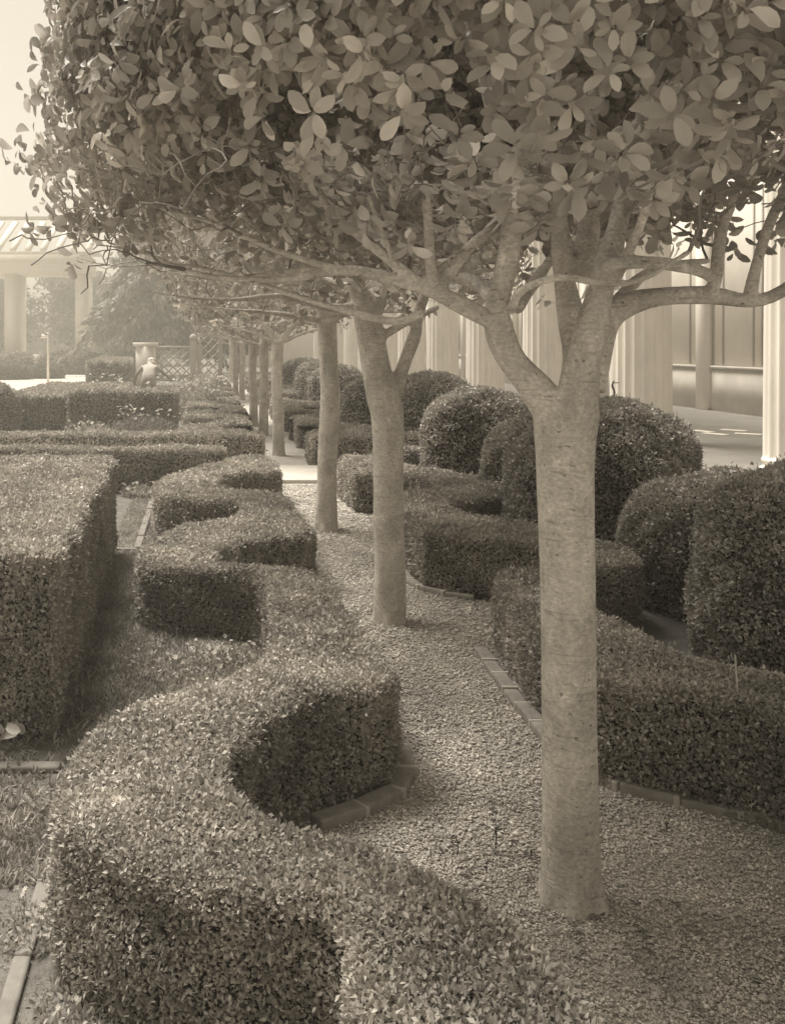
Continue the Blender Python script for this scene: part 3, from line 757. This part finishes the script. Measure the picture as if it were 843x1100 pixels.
flower_clump('perennial_clump', -.10, 21.0, .62, .95, 46, .035, 2600, .09, 'tall feathery pale perennials right of the dark block hedge', 'tall pale perennials near the gardener', 'plant', 'paleleaf')
flower_clump('perennial_clump', -.9, 22.4, .62, .90, 30, .04, 1600, .09, 'pale flowering perennials just right of the gardener', 'tall pale perennials near the gardener', 'plant', 'paleleaf')
flower_clump('perennial_clump', -2.35, 23.0, .55, .95, 30, .045, 1400, .09, 'pale flowering perennials just left of the gardener', 'tall pale perennials near the gardener', 'plant', 'paleleaf')
flower_clump('perennial_clump', -.25, 26.0, .7, 1.0, 24, .045, 1400, .1, 'pale perennials in front of the tall lattice panel', 'tall pale perennials near the gardener', 'plant', 'paleleaf')

# weeds on the gravel
for px, py, h, k, lb in [(491, 922, .055, 5, 'tiny dark weed on the gravel, left one of the two upright sprouts'), (532, 918, .11, 9, 'thin dark twiggy sprout standing on the gravel left of the nearest trunk'),
                         (522, 940, .03, 5, 'small dark curled leaf weed below the twiggy sprout'), (715, 893, .02, 5, 'flat dark scrap of weed on the gravel right of the nearest trunk'), (570, 925, .03, 4, 'small weed between the sprout and the nearest trunk')]:
    x, y = Gp(px, py); g = Geo(); tube(g, [(0, 0, 0), (.003, 0, h*.5), (0, .002, h)], [.0022, .002, .001], 5)
    for i in range(k):
        z = h*rng.uniform(.3, 1); a = rng.random()*6.28; l = h*.35+.006
        e = np.array([math.cos(a)*l*.8, math.sin(a)*l*.5, z+l*.3]); tube(g, [(0, 0, z), e*(.6, .6, 1), e], [.0015, .0012, .0008], 4)
        leaves(g, e[None], rnd(1), rnd(1), .014, MED)
    tag(link('weed', g.mesh('weed', M['darktwig']), None, (x, y, .01)), lb, 'weed', 'dark weeds on the gravel')

# pale cane in the right hedge
x, y, z = P(793, 866, 3.40)
g = Geo(); tube(g, [(0, 0, 0), (.001, .01, .25), (-.002, .04, .56)], [.004, .004, .003], 7)
tag(link('garden_cane', g.mesh('garden_cane', M['lattice'], True), None, (x, y-.02, .0)), 'thin pale cane standing upright against the right hedge', 'cane')
# pale sprig at left edge
g = Geo(); tube(g, spline([(0, 0, 0), (.02, -.02, .10), (.06, -.04, .19)], 7), np.linspace(.004, .002, 7), 6)
for p_, d_ in [((.06, -.04, .19), (1, -.2, -.35)), ((.05, -.035, .17), (.6, -.6, .2)), ((.04, -.03, .15), (-.3, -.5, .5)), ((.03, -.03, .12), (.7, .3, .4))]:
    leaves(g, np.array([p_]), np.array([d_], float), np.array([(0, -.8, .6)]), .075, BIG)
x, y, z = P(-14, 830, 3.6)
tag(link('leafy_sprig', g.mesh('leafy_sprig', M['paleleaf'], True), None, (x, 3.75, 0)), 'small pale leafy sprig at the left edge in front of the tall square hedge', 'plant')

# ---------------------------------------------------------------- colonnade on the right
def fluted(rad_b, rad_t, h, nf=20, seg=6, rings=14):
    g = Geo(); n = nf*seg; a = np.arange(n)*2*math.pi/n; ph = (np.arange(n) % seg)/seg
    dep = np.sin(ph*math.pi)**.8*.075
    V = []
    for k in range(rings):
        t = k/(rings-1); r = rad_b+(rad_t-rad_b)*t**1.4
        rr = r*(1-dep); V.append(np.c_[np.cos(a)*rr, np.sin(a)*rr, np.full(n, t*h)])
    i, j = np.meshgrid(np.arange(rings-1), np.arange(n), indexing='ij'); i, j = i.ravel(), j.ravel(); j2 = (j+1) % n
    g.add(np.concatenate(V), [np.stack([i*n+j, i*n+j2, (i+1)*n+j2, (i+1)*n+j], 1)])
    return g.mesh('shaft', M['marble'], False)
def lathe(prof, sides=32):
    g = Geo(); a = np.linspace(0, 2*math.pi, sides, endpoint=False)
    V = np.concatenate([np.c_[np.cos(a)*r, np.sin(a)*r, np.full(sides, z)] for r, z in prof]); n = len(prof)
    i, j = np.meshgrid(np.arange(n-1), np.arange(sides), indexing='ij'); i, j = i.ravel(), j.ravel(); j2 = (j+1) % sides
    g.add(V, [np.stack([i*sides+j, i*sides+j2, (i+1)*sides+j2, (i+1)*sides+j], 1), np.arange(sides)[None, ::-1], (np.arange(sides)+(n-1)*sides)[None]]); return g
CH = 6.2
shaft_me = fluted(.50, .44, CH-.45)
base_me = lathe([(.5, 0), (.56, .04), (.56, .1), (.5, .13), (.48, .17), (.52, .2), (.5, .25), (.44, .26)]).mesh('base', M['marble'], True)
cap_me = lathe([(.38, 0), (.40, .02), (.39, .05), (.5, .12), (.54, .2)]).mesh('capital', M['marble'], True)
cy0, sp = 11.6, 4.5
names = ['nearest', 'second', 'third', 'fourth', 'fifth', 'sixth', 'seventh', 'eighth', 'ninth', 'tenth', 'eleventh', 'twelfth', 'thirteenth', 'fourteenth']
extra = {0: 'fluted pale column at the right edge of the colonnade', 1: 'fluted pale column standing just right of the nearest trunk', 2: 'fluted pale column seen through the fork of the nearest tree'}
for i in range(12):
    r = empty('fluted_column', (7.5, cy0+i*sp, .03), extra.get(i, names[i]+' fluted pale column of the colonnade, counted from the right edge'), 'column', 'fluted columns of the colonnade')
    link('base', base_me, r); link('shaft', shaft_me, r, (0, 0, .25)); link('capital', cap_me, r, (0, 0, CH-.2))
g = Geo(); boxgeo(g, 6.85, 8.15, 2, 68, -.05, .03, bev=.008)
tag(link('stylobate', g.mesh('stylobate', M['terrace'])), kind='structure')
g = Geo(); boxgeo(g, 6.95, 8.05, 8, 68, CH+.1, CH+1.1, bev=.01); boxgeo(g, 6.7, 8.3, 8, 68.2, CH+1.103, CH+1.4, bev=.03)
tag(link('entablature', g.mesh('entablature', M['marble'])), 'long pale stone beam carried by the fluted columns', 'beam')
# back wall of the portico
w = empty('portico_wall', (13, 8, 0), 'pale panelled wall with a darker base band behind the fluted columns', 'wall')
def part(name, boxes, mat, parent, o=(0, 0, 0)):
    g = Geo()
    for b in boxes: boxgeo(g, b[0]-o[0], b[1]-o[0], b[2]-o[1], b[3]-o[1], b[4]-o[2], b[5]-o[2])
    return link(name, g.mesh(name, M[mat]), parent)
o_ = (13, 8, 0)
part('wall', [(13, 13.4, 8, 90, 0, 6.3)], 'wall', w, o_)
part('dado', [(12.93, 12.998, 8, 90, .01, 1.08)], 'dado', w, o_)
part('rail', [(12.88, 12.996, 8, 90, 1.082, 1.16)], 'dado', w, o_)
ls = []
y = 17.6
while y < 60:
    for k in (0, .45, 1.25, 1.6): ls.append((12.965, 12.997, y+k*1.0, y+k*1.0+.05, 1.19, 5.4))
    y += 2.9
part('panel_strip', ls, 'line', w, o_)
part('pilaster', [(12.80, 12.992, 16.4+i*3.75, 16.4+i*3.75+.5, .02, 6.2) for i in range(18)], 'wall', w, o_)
g = Geo(); boxgeo(g, 2.2, 14, 70, 70.5, 0, 7, bev=.02)
tag(link('end_wall', g.mesh('end_wall', M['wall'])), 'pale wall closing the far end of the colonnade', 'wall')
# patches of light on the portico floor, imitated by thin white pieces
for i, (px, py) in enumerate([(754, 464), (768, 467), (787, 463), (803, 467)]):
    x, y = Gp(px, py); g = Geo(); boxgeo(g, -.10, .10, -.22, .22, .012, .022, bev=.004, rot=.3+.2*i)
    tag(link('light_patch', g.mesh('light_patch', M['white']), None, (x, y, 0)), 'small patch of light on the portico floor, imitated in white, %s from the left' % ['first', 'second', 'third', 'fourth'][i], 'light patch', 'imitated light patches on the floor')
# iron hooks
for px, py, d, lb in [(828, 430, 12.25, 'dark wavy iron hook on the column at the right edge'), (658.5, 410, 15.6, 'dark wavy iron hook beside the column behind the nearest trunk')]:
    x, y, z = P(px, py, d); g = Geo(); L = .36 if px > 700 else .26
    q = [(0.01, 0, .02), (0, 0, 0), (-.02, 0, -L*.25), (.005, 0, -L*.5), (.015, 0, -L*.75), (-.01, 0, -L), (-.04, 0, -L*1.02)]
    tube(g, spline(q, 24), np.interp(np.linspace(0, 1, 24), [0, .4, .8, 1], [.008, .018, .016, .008]), 8)
    tube(g, [(0, 0, -.02), (.12, .06, -.02)], [.008, .008], 6)
    tag(link('iron_hook', g.mesh('iron_hook', M['dark'], True), None, (x, y, z)), lb, 'hook', 'iron hooks on the colonnade')

# ---------------------------------------------------------------- pergola, far left
PD = 62; pz = .70
g = Geo(); boxgeo(g, -40, -4, PD-2.4, PD+30, -.1, pz, bev=.05)
tag(link('raised_terrace', g.mesh('raised_terrace', M['paving'])), kind='structure')
pg = empty('pergola', (-13.5, PD, pz), 'white pergola with square piers, heavy beam and slanting rafters at the far left', 'pergola')
def pl(name, boxes, mat): return part(name, boxes, mat, pg, (-13.5, PD, pz))
top = 1.7+76*PD/F
for px0, px1 in [(5, 18), (81, 93), (-78, -66), (-158, -146)]:
    x0, x1 = (px0-FX)*PD/F, (px1-FX)*PD/F
    pl('pier', [(x0, x1, PD, PD+3.4, pz, top)], 'white')
pl('beam', [(-26, -7.75, PD-.15, PD+3.5, top+.002, top+1.25)], 'white')
pl('cornice', [(-26.2, -7.1, PD-.4, PD+1.4, top+1.252, top+1.45)], 'white')
rf = []
g = Geo()
x = -26.0
while x < -7.3:
    v = np.array([(0, 0, 0), (.38, 0, 0), (.38, 6, 2.6), (0, 6, 2.6), (0, 0, .25), (.38, 0, .25), (.38, 6, 2.85), (0, 6, 2.85)], float)+np.array([x+13.5, -.4, top+1.452-pz])
    g.add(v, [[(0, 3, 2, 1), (4, 5, 6, 7), (0, 1, 5, 4), (1, 2, 6, 5), (2, 3, 7, 6), (3, 0, 4, 7)]]); x += 1.0
link('rafters', g.mesh('rafters', M['white']), pg)
pl('ridge_board', [(-26.3, -7.0, PD+5.6, PD+5.9, top+4.35, top+4.6)], 'lattice')
# slender pole
g = Geo(); x, y, z = P(52, 405, 40); tube(g, [(0, 0, 0), (0, 0, 1.2), (0, 0, 2.15)], [.06, .045, .035], 10)
boxgeo(g, -.07, .07, -.06, .06, 2.15, 2.22); tube(g, [(-.02, 0, 2.0), (-.28, 0, 2.05)], [.03, .1], 8)
tag(link('white_pole', g.mesh('white_pole', M['white'], False), None, (x, y, .012)), 'slender white pole standing on the sunny ground in front of the pergola', 'pole')

# ---------------------------------------------------------------- gate pier, lattice
D = 38
def X(px, d=D): return (px-FX)*d/F
gpz = empty('gate_pier', (X(155), D, 0), 'white square gate pier with a cap behind the gardener', 'pier')
part('pier', [(X(146), X(166), D, D+.75, 0, 1.62)], 'white', gpz, (X(155), D, 0)); part('cap', [(X(143), X(169), D-.1, D+.85, 1.622, 1.78)], 'white', gpz, (X(155), D, 0))
def lattice(x0, x1, z0, z1, label, nm, sp=.36):
    r = empty(nm, (x0, D, 0), label, 'lattice', 'lattice panels by the gate pier')
    g = Geo(); w_ = x1-x0; h_ = z1-z0; k = -h_
    t = .045
    while k < w_:
        for sgn in (1, -1):
            a0, b0 = k, 0.0; a1, b1_ = k+h_, h_
            if a0 < 0: b0 = -a0; a0 = 0
            if a1 > w_: b1_ = h_-(a1-w_); a1 = w_
            if b1_ <= b0: continue
            q = np.array([(a0, z0+b0), (a1, z0+b1_)])
            if sgn < 0: q[:, 0] = w_-q[:, 0]
            yy = .0 if sgn > 0 else .03
            tube(g, [(q[0, 0], yy, q[0, 1]), (q[1, 0], yy, q[1, 1])], [t*.7, t*.7], 4)
        k += sp
    link('lattice', g.mesh('lattice', M['lattice']), r)
    part('rail', [(x0, x1, D-.05, D+.05, z1, z1+.09), (x0, x1, D-.05, D+.05, z0-.09, z0)], 'lattice', r, (x0, D, 0))
    return r
lattice(X(168), X(204), .3, 1.55, 'low lattice fence between the white pier and the round-topped post', 'lattice_fence')
lattice(X(212), X(236), .2, 2.35, 'tall lattice panel right of the round-topped post', 'lattice_screen')
for px, hh, lb in [(208, 1.85, 'round-topped post between the low and the tall lattice'), (214, 1.7, 'thin pale post at the left side of the tall lattice'), (237, 2.5, 'square post at the right side of the tall lattice')]:
    g = Geo(); rr = .13 if px == 208 else .08
    boxgeo(g, -rr, rr, -rr, rr, 0, hh, bev=.01)
    v = lathe([(rr*.5, hh), (rr*1.15, hh+.08), (rr*1.2, hh+.16), (rr*.7, hh+.26), (.01, hh+.29)], 12)
    g.add(v.v[0], [np.concatenate([f for f in v.l if len(f) % 4 == 0][:1]).reshape(-1, 4)])
    tag(link('lattice_post', g.mesh('lattice_post', M['lattice']), None, (X(px), D-.15, 0)), lb, 'post', 'posts of the lattice')

# ---------------------------------------------------------------- gardener, bending, seen from behind
def person():
    r = empty('person', (-1.49, 24, 0), 'gardener in a pale shirt and cap bending forward over the flower bed, seen from behind', 'person')
    me = bpy.data.meshes.new('body'); bm = bmesh.new()
    J = dict(pel=(0, 0, .86, .155, .12), wai=(0, .16, 1.00, .145, .11), che=(0, .36, 1.12, .175, .12), nek=(0, .50, 1.17, .06, .06), hea=(0.02, .58, 1.20, .085, .095), htp=(.03, .66, 1.24, .075, .085),
             sl=(-.19, .40, 1.10, .065, .065), el=(-.36, .42, .88, .048, .048), wl=(-.40, .58, .70, .033, .033), hl=(-.41, .66, .64, .04, .03),
             sr=(.19, .40, 1.10, .065, .065), er=(.38, .44, .93, .048, .048), wr=(.52, .58, .80, .033, .033), hr=(.57, .65, .76, .04, .03),
             tl=(-.11, -.01, .80, .10, .10), kl=(-.15, .06, .46, .065, .065), al=(-.16, 0, .09, .045, .045), fl=(-.17, .16, .04, .045, .04),
             t_r=(.11, -.01, .80, .10, .10), kr=(.14, .10, .46, .065, .065), ar=(.16, .06, .09, .045, .045), fr=(.18, .22, .04, .045, .04))
    E = ['pel wai', 'wai che', 'che nek', 'nek hea', 'hea htp', 'che sl', 'sl el', 'el wl', 'wl hl', 'che sr', 'sr er', 'er wr', 'wr hr', 'pel tl', 'tl kl', 'kl al', 'al fl', 'pel t_r', 't_r kr', 'kr ar', 'ar fr']
    ks = list(J); vs = {k: bm.verts.new(J[k][:3]) for k in ks}
    for e in E: a, b = e.split(); bm.edges.new((vs[a], vs[b]))
    bm.to_mesh(me); bm.free(); o = link('body', me, r)
    sm = o.modifiers.new('skin', 'SKIN'); sv = me.skin_vertices[0].data if me.skin_vertices else None
    if sv is None:
        b2_ = bmesh.new(); b2_.from_mesh(me); b2_.verts.layers.skin.verify(); b2_.to_mesh(me); b2_.free(); sv = me.skin_vertices[0].data
    for i, k in enumerate(ks): sv[i].radius = J[k][3:]; sv[i].use_root = (k == 'pel')
    s2 = o.modifiers.new('sub', 'SUBSURF'); s2.levels = s2.render_levels = 2
    dg = bpy.context.evaluated_depsgraph_get(); m2 = bpy.data.meshes.new_from_object(o.evaluated_get(dg)); o.modifiers.clear(); o.data = m2; m2.name = 'body'
    m2.materials.clear(); m2.materials.append(M['skin']); m2.materials.append(M['shirt']); m2.materials.append(M['trousers'])
    for p in m2.polygons:
        p.use_smooth = True; x, y, z = p.center
        if z < .93 and abs(x) < .26 and y < .24: p.material_index = 2
        elif y < .47 and abs(x) < .30: p.material_index = 1
    # fingers, small at this distance but separate
    g = Geo()
    for s, (hx, hy, hz) in ((-1, J['hl'][:3]), (1, J['hr'][:3])):
        for i in range(4):
            f = (i-1.5)*.02; q = spline([(hx+f, hy, hz), (hx+f*1.3, hy+.045, hz-.02), (hx+f*1.3, hy+.06, hz-.055-.006*(i in (1, 2)))], 5); tube(g, q, [.009, .009, .008, .007, .005], 6)
        q = spline([(hx-s*.03, hy-.03, hz), (hx-s*.055, hy, hz-.01), (hx-s*.05, hy+.02, hz-.035)], 4); tube(g, q, [.011, .010, .008, .006], 6)
    link('fingers', g.mesh('fingers', M['skin'], True), r)
    g = lathe([(.10, 0), (.108, .03), (.10, .07), (.07, .105), (.01, .12)], 20); boxgeo(g, -.06, .06, .06, .17, 0, .012, bev=.004)
    c = link('cap', g.mesh('cap', M['hair'], True), r, (.03, .66, 1.23)); c.rotation_euler = (R(-30), 0, 0)
    g = lathe([(.112, -.03), (.113, 0), (.10, .03)], 16); hp = link('hair', g.mesh('hair', M['hair'], True), r, (.03, .63, 1.20)); hp.rotation_euler = (R(-30), 0, 0)
person()

# ---------------------------------------------------------------- background trees
def bg_tree(name, cx, cy, z0, h, a, b, kind, label, n=9000, leaf=.45, mat='farleaf', trunk=True):
    r = empty(name, (cx, cy, 0), label, 'tree', 'trees behind the garden')
    g = Geo()
    tube(g, spline([(0, 0, 0), (.1, 0, h*.3), (-.1, 0, h*.6), (0, 0, h*.92)], 12), np.linspace(.035*h, .006*h, 12), 10)
    gl = Geo()
    if kind == 'conifer':
        for k in range(60):
            t = (k+.5)/60; z = z0+(h-z0)*t; L = a*(1-t)**.75*rng.uniform(.75, 1.15)+.3; th = k*2.4
            d = np.array([math.cos(th), math.sin(th), 0]); q = spline([np.array([0, 0, z]), d*L*.5+[0, 0, z+.08*L], d*L+[0, 0, z-.28*L]], 8)
            tube(g, q, np.linspace(.05, .015, 8), 5, cap=False)
            m = n//60; u = rng.random(m)*7*.999; i = u.astype(int); f = (u-i)[:, None]; p = q[i]*(1-f)+q[i+1]*f
            leaves(gl, p+rng.normal(size=(m, 3))*(.22, .22, .1), np.array([d*.5+[0, 0, -.8]]).repeat(m, 0)+rng.normal(size=(m, 3))*.35, rnd(m), leaf*rng.uniform(.6, 1.4, m), MED)
    else:
        nb = 70; cc = rnd(nb)*(rng.random((nb, 1))**.4)*(a, b, (h-z0)/2)*.85+np.array([0, 0, (h+z0)/2])
        for c in cc:
            tube(g, spline([(0, 0, max(.3, z0*.6+c[2]*.2)), c*.5+[0, 0, z0*.35], c], 7), np.linspace(.012*h, .02, 7), 5, cap=False)
            m = n//nb; rr = a*rng.uniform(.2, .36)
            p = rnd(m)*(rng.random((m, 1))**.45)*rr*(1, 1, .7)+c
            leaves(gl, p, rnd(m)+np.array([0, 0, -.3]), rnd(m)+np.array([0, -.3, .7]), leaf*rng.uniform(.6, 1.3, m), MED)
    link('trunk', g.mesh('trunk', M['twig'], True), r); link('crown', gl.mesh('crown', M[mat]), r)
bg_tree('conifer', -2.9, 50, 1.6, 9.5, 4.2, 4, 'conifer', 'drooping feathery conifer behind the white gate pier', 9000, .42)
bg_tree('broad_tree', 2.0, 56, 1.0, 6.0, 3.4, 3, 'broad', 'bushy tree seen past the tall lattice at the end of the tree row', 8000, .32)
bg_tree('broad_tree', -10.5, 80, .7, 9.5, 5, 4, 'broad', 'pale hazy tree seen between the pergola piers', 9000, .4)
bg_tree('broad_tree', -19, 82, .7, 9, 5, 4, 'broad', 'pale hazy tree behind the left pergola pier at the edge', 8000, .4)
bg_tree('broad_tree', -5.2, 74, 0, 8, 3.4, 3, 'broad', 'hazy tree just right of the right pergola pier', 8000, .36)
bg_tree('broad_tree', 6, 84, 0, 10, 6, 4, 'broad', 'hazy tree hidden mostly behind the crowns of the tree row', 7000, .4)
bg_tree('broad_tree', -30, 92, 0, 11, 7, 5, 'broad', 'far hazy tree beyond the left edge', 5000, .5)
bg_tree('broad_tree', -1.5, 78, .3, 5.0, 3.6, 3, 'broad', 'low far tree seen above the low lattice', 6000, .35)
# distant wooded line
n = 26000; g = Geo(); x = rng.uniform(-110, 120, n); yb = rng.uniform(112, 122, n)
z = rng.random(n)*(3.6+1.6*np.sin(x*.12)+1.1*np.sin(x*.31+1)+.7*np.sin(x*.9))
leaves(g, np.c_[x, yb, z], rnd(n), rnd(n), rng.uniform(.9, 1.9, n), MED)
tag(link('distant_wood', g.mesh('distant_wood', M['farleaf'])), 'far line of hazy trees closing the view behind the pergola', 'wood', kind='stuff')

# ---------------------------------------------------------------- haze
g = Geo(); boxgeo(g, -155, 155, -45, 265, -1.2, 16)
m, nt, N, L = newmat('haze'); pv = N.new('ShaderNodeVolumePrincipled'); pv.inputs['Density'].default_value = .0095
pv.inputs['Color'].default_value = (.86, .81, .70, 1); pv.inputs['Anisotropy'].default_value = .3
o = N.new('ShaderNodeOutputMaterial'); L.new(pv.outputs[0], o.inputs['Volume'])
me = g.mesh('haze', m); tag(link('haze', me), 'thin pale haze hanging over the whole garden', 'haze', kind='stuff')

# ---------------------------------------------------------------- light
sun_dir = Vector((-.31, .28, .88)).normalized()          # towards the sun
sl = bpy.data.lights.new('sun', 'SUN'); sl.energy = 3.1; sl.angle = R(28); sl.color = (1, .95, .86)
so = bpy.data.objects.new('sun', sl); C.objects.link(so); so.rotation_euler = sun_dir.to_track_quat('Z', 'Y').to_euler()
W = bpy.data.worlds.new('World'); S.world = W; W.use_nodes = True; nt = W.node_tree; N = nt.nodes; L = nt.links; N.clear()
sky = N.new('ShaderNodeTexSky'); sky.sky_type = 'NISHITA'; sky.sun_disc = False
sky.sun_elevation = math.asin(sun_dir.z); sky.sun_rotation = math.atan2(sun_dir.x, sun_dir.y)
sky.air_density = 1.0; sky.dust_density = 2.0; sky.ozone_density = 1
bwn = N.new('ShaderNodeRGBToBW'); L.new(sky.outputs[0], bwn.inputs[0])
sc = N.new('ShaderNodeVectorMath'); sc.operation = 'SCALE'; sc.inputs[0].default_value = (1.05, .975, .83); L.new(bwn.outputs[0], sc.inputs['Scale'])
bg = N.new('ShaderNodeBackground'); bg.inputs['Strength'].default_value = .078; L.new(sc.outputs[0], bg.inputs['Color'])
wo = N.new('ShaderNodeOutputWorld'); L.new(bg.outputs[0], wo.inputs['Surface'])

# ---------------------------------------------------------------- camera (level, with rising/cross front like a view camera)
cam = bpy.data.cameras.new('camera'); co = bpy.data.objects.new('camera', cam); C.objects.link(co); S.camera = co
co.location = (0, 0, H); co.rotation_euler = (R(90), 0, 0)
cam.sensor_fit = 'VERTICAL'; cam.sensor_height = 36; cam.sensor_width = 36; cam.lens = 36*F/1100
cam.shift_x = (421.5-FX)/1100; cam.shift_y = -(550-FY)/1100
cam.clip_end = 1000; cam.clip_start = .05
S.render.resolution_x = 784; S.render.resolution_y = 1024
S.view_settings.view_transform = 'Standard'; S.view_settings.look = 'None'; S.view_settings.gamma = 1
S.view_settings.exposure = 1.36
S.render.engine = 'CYCLES'
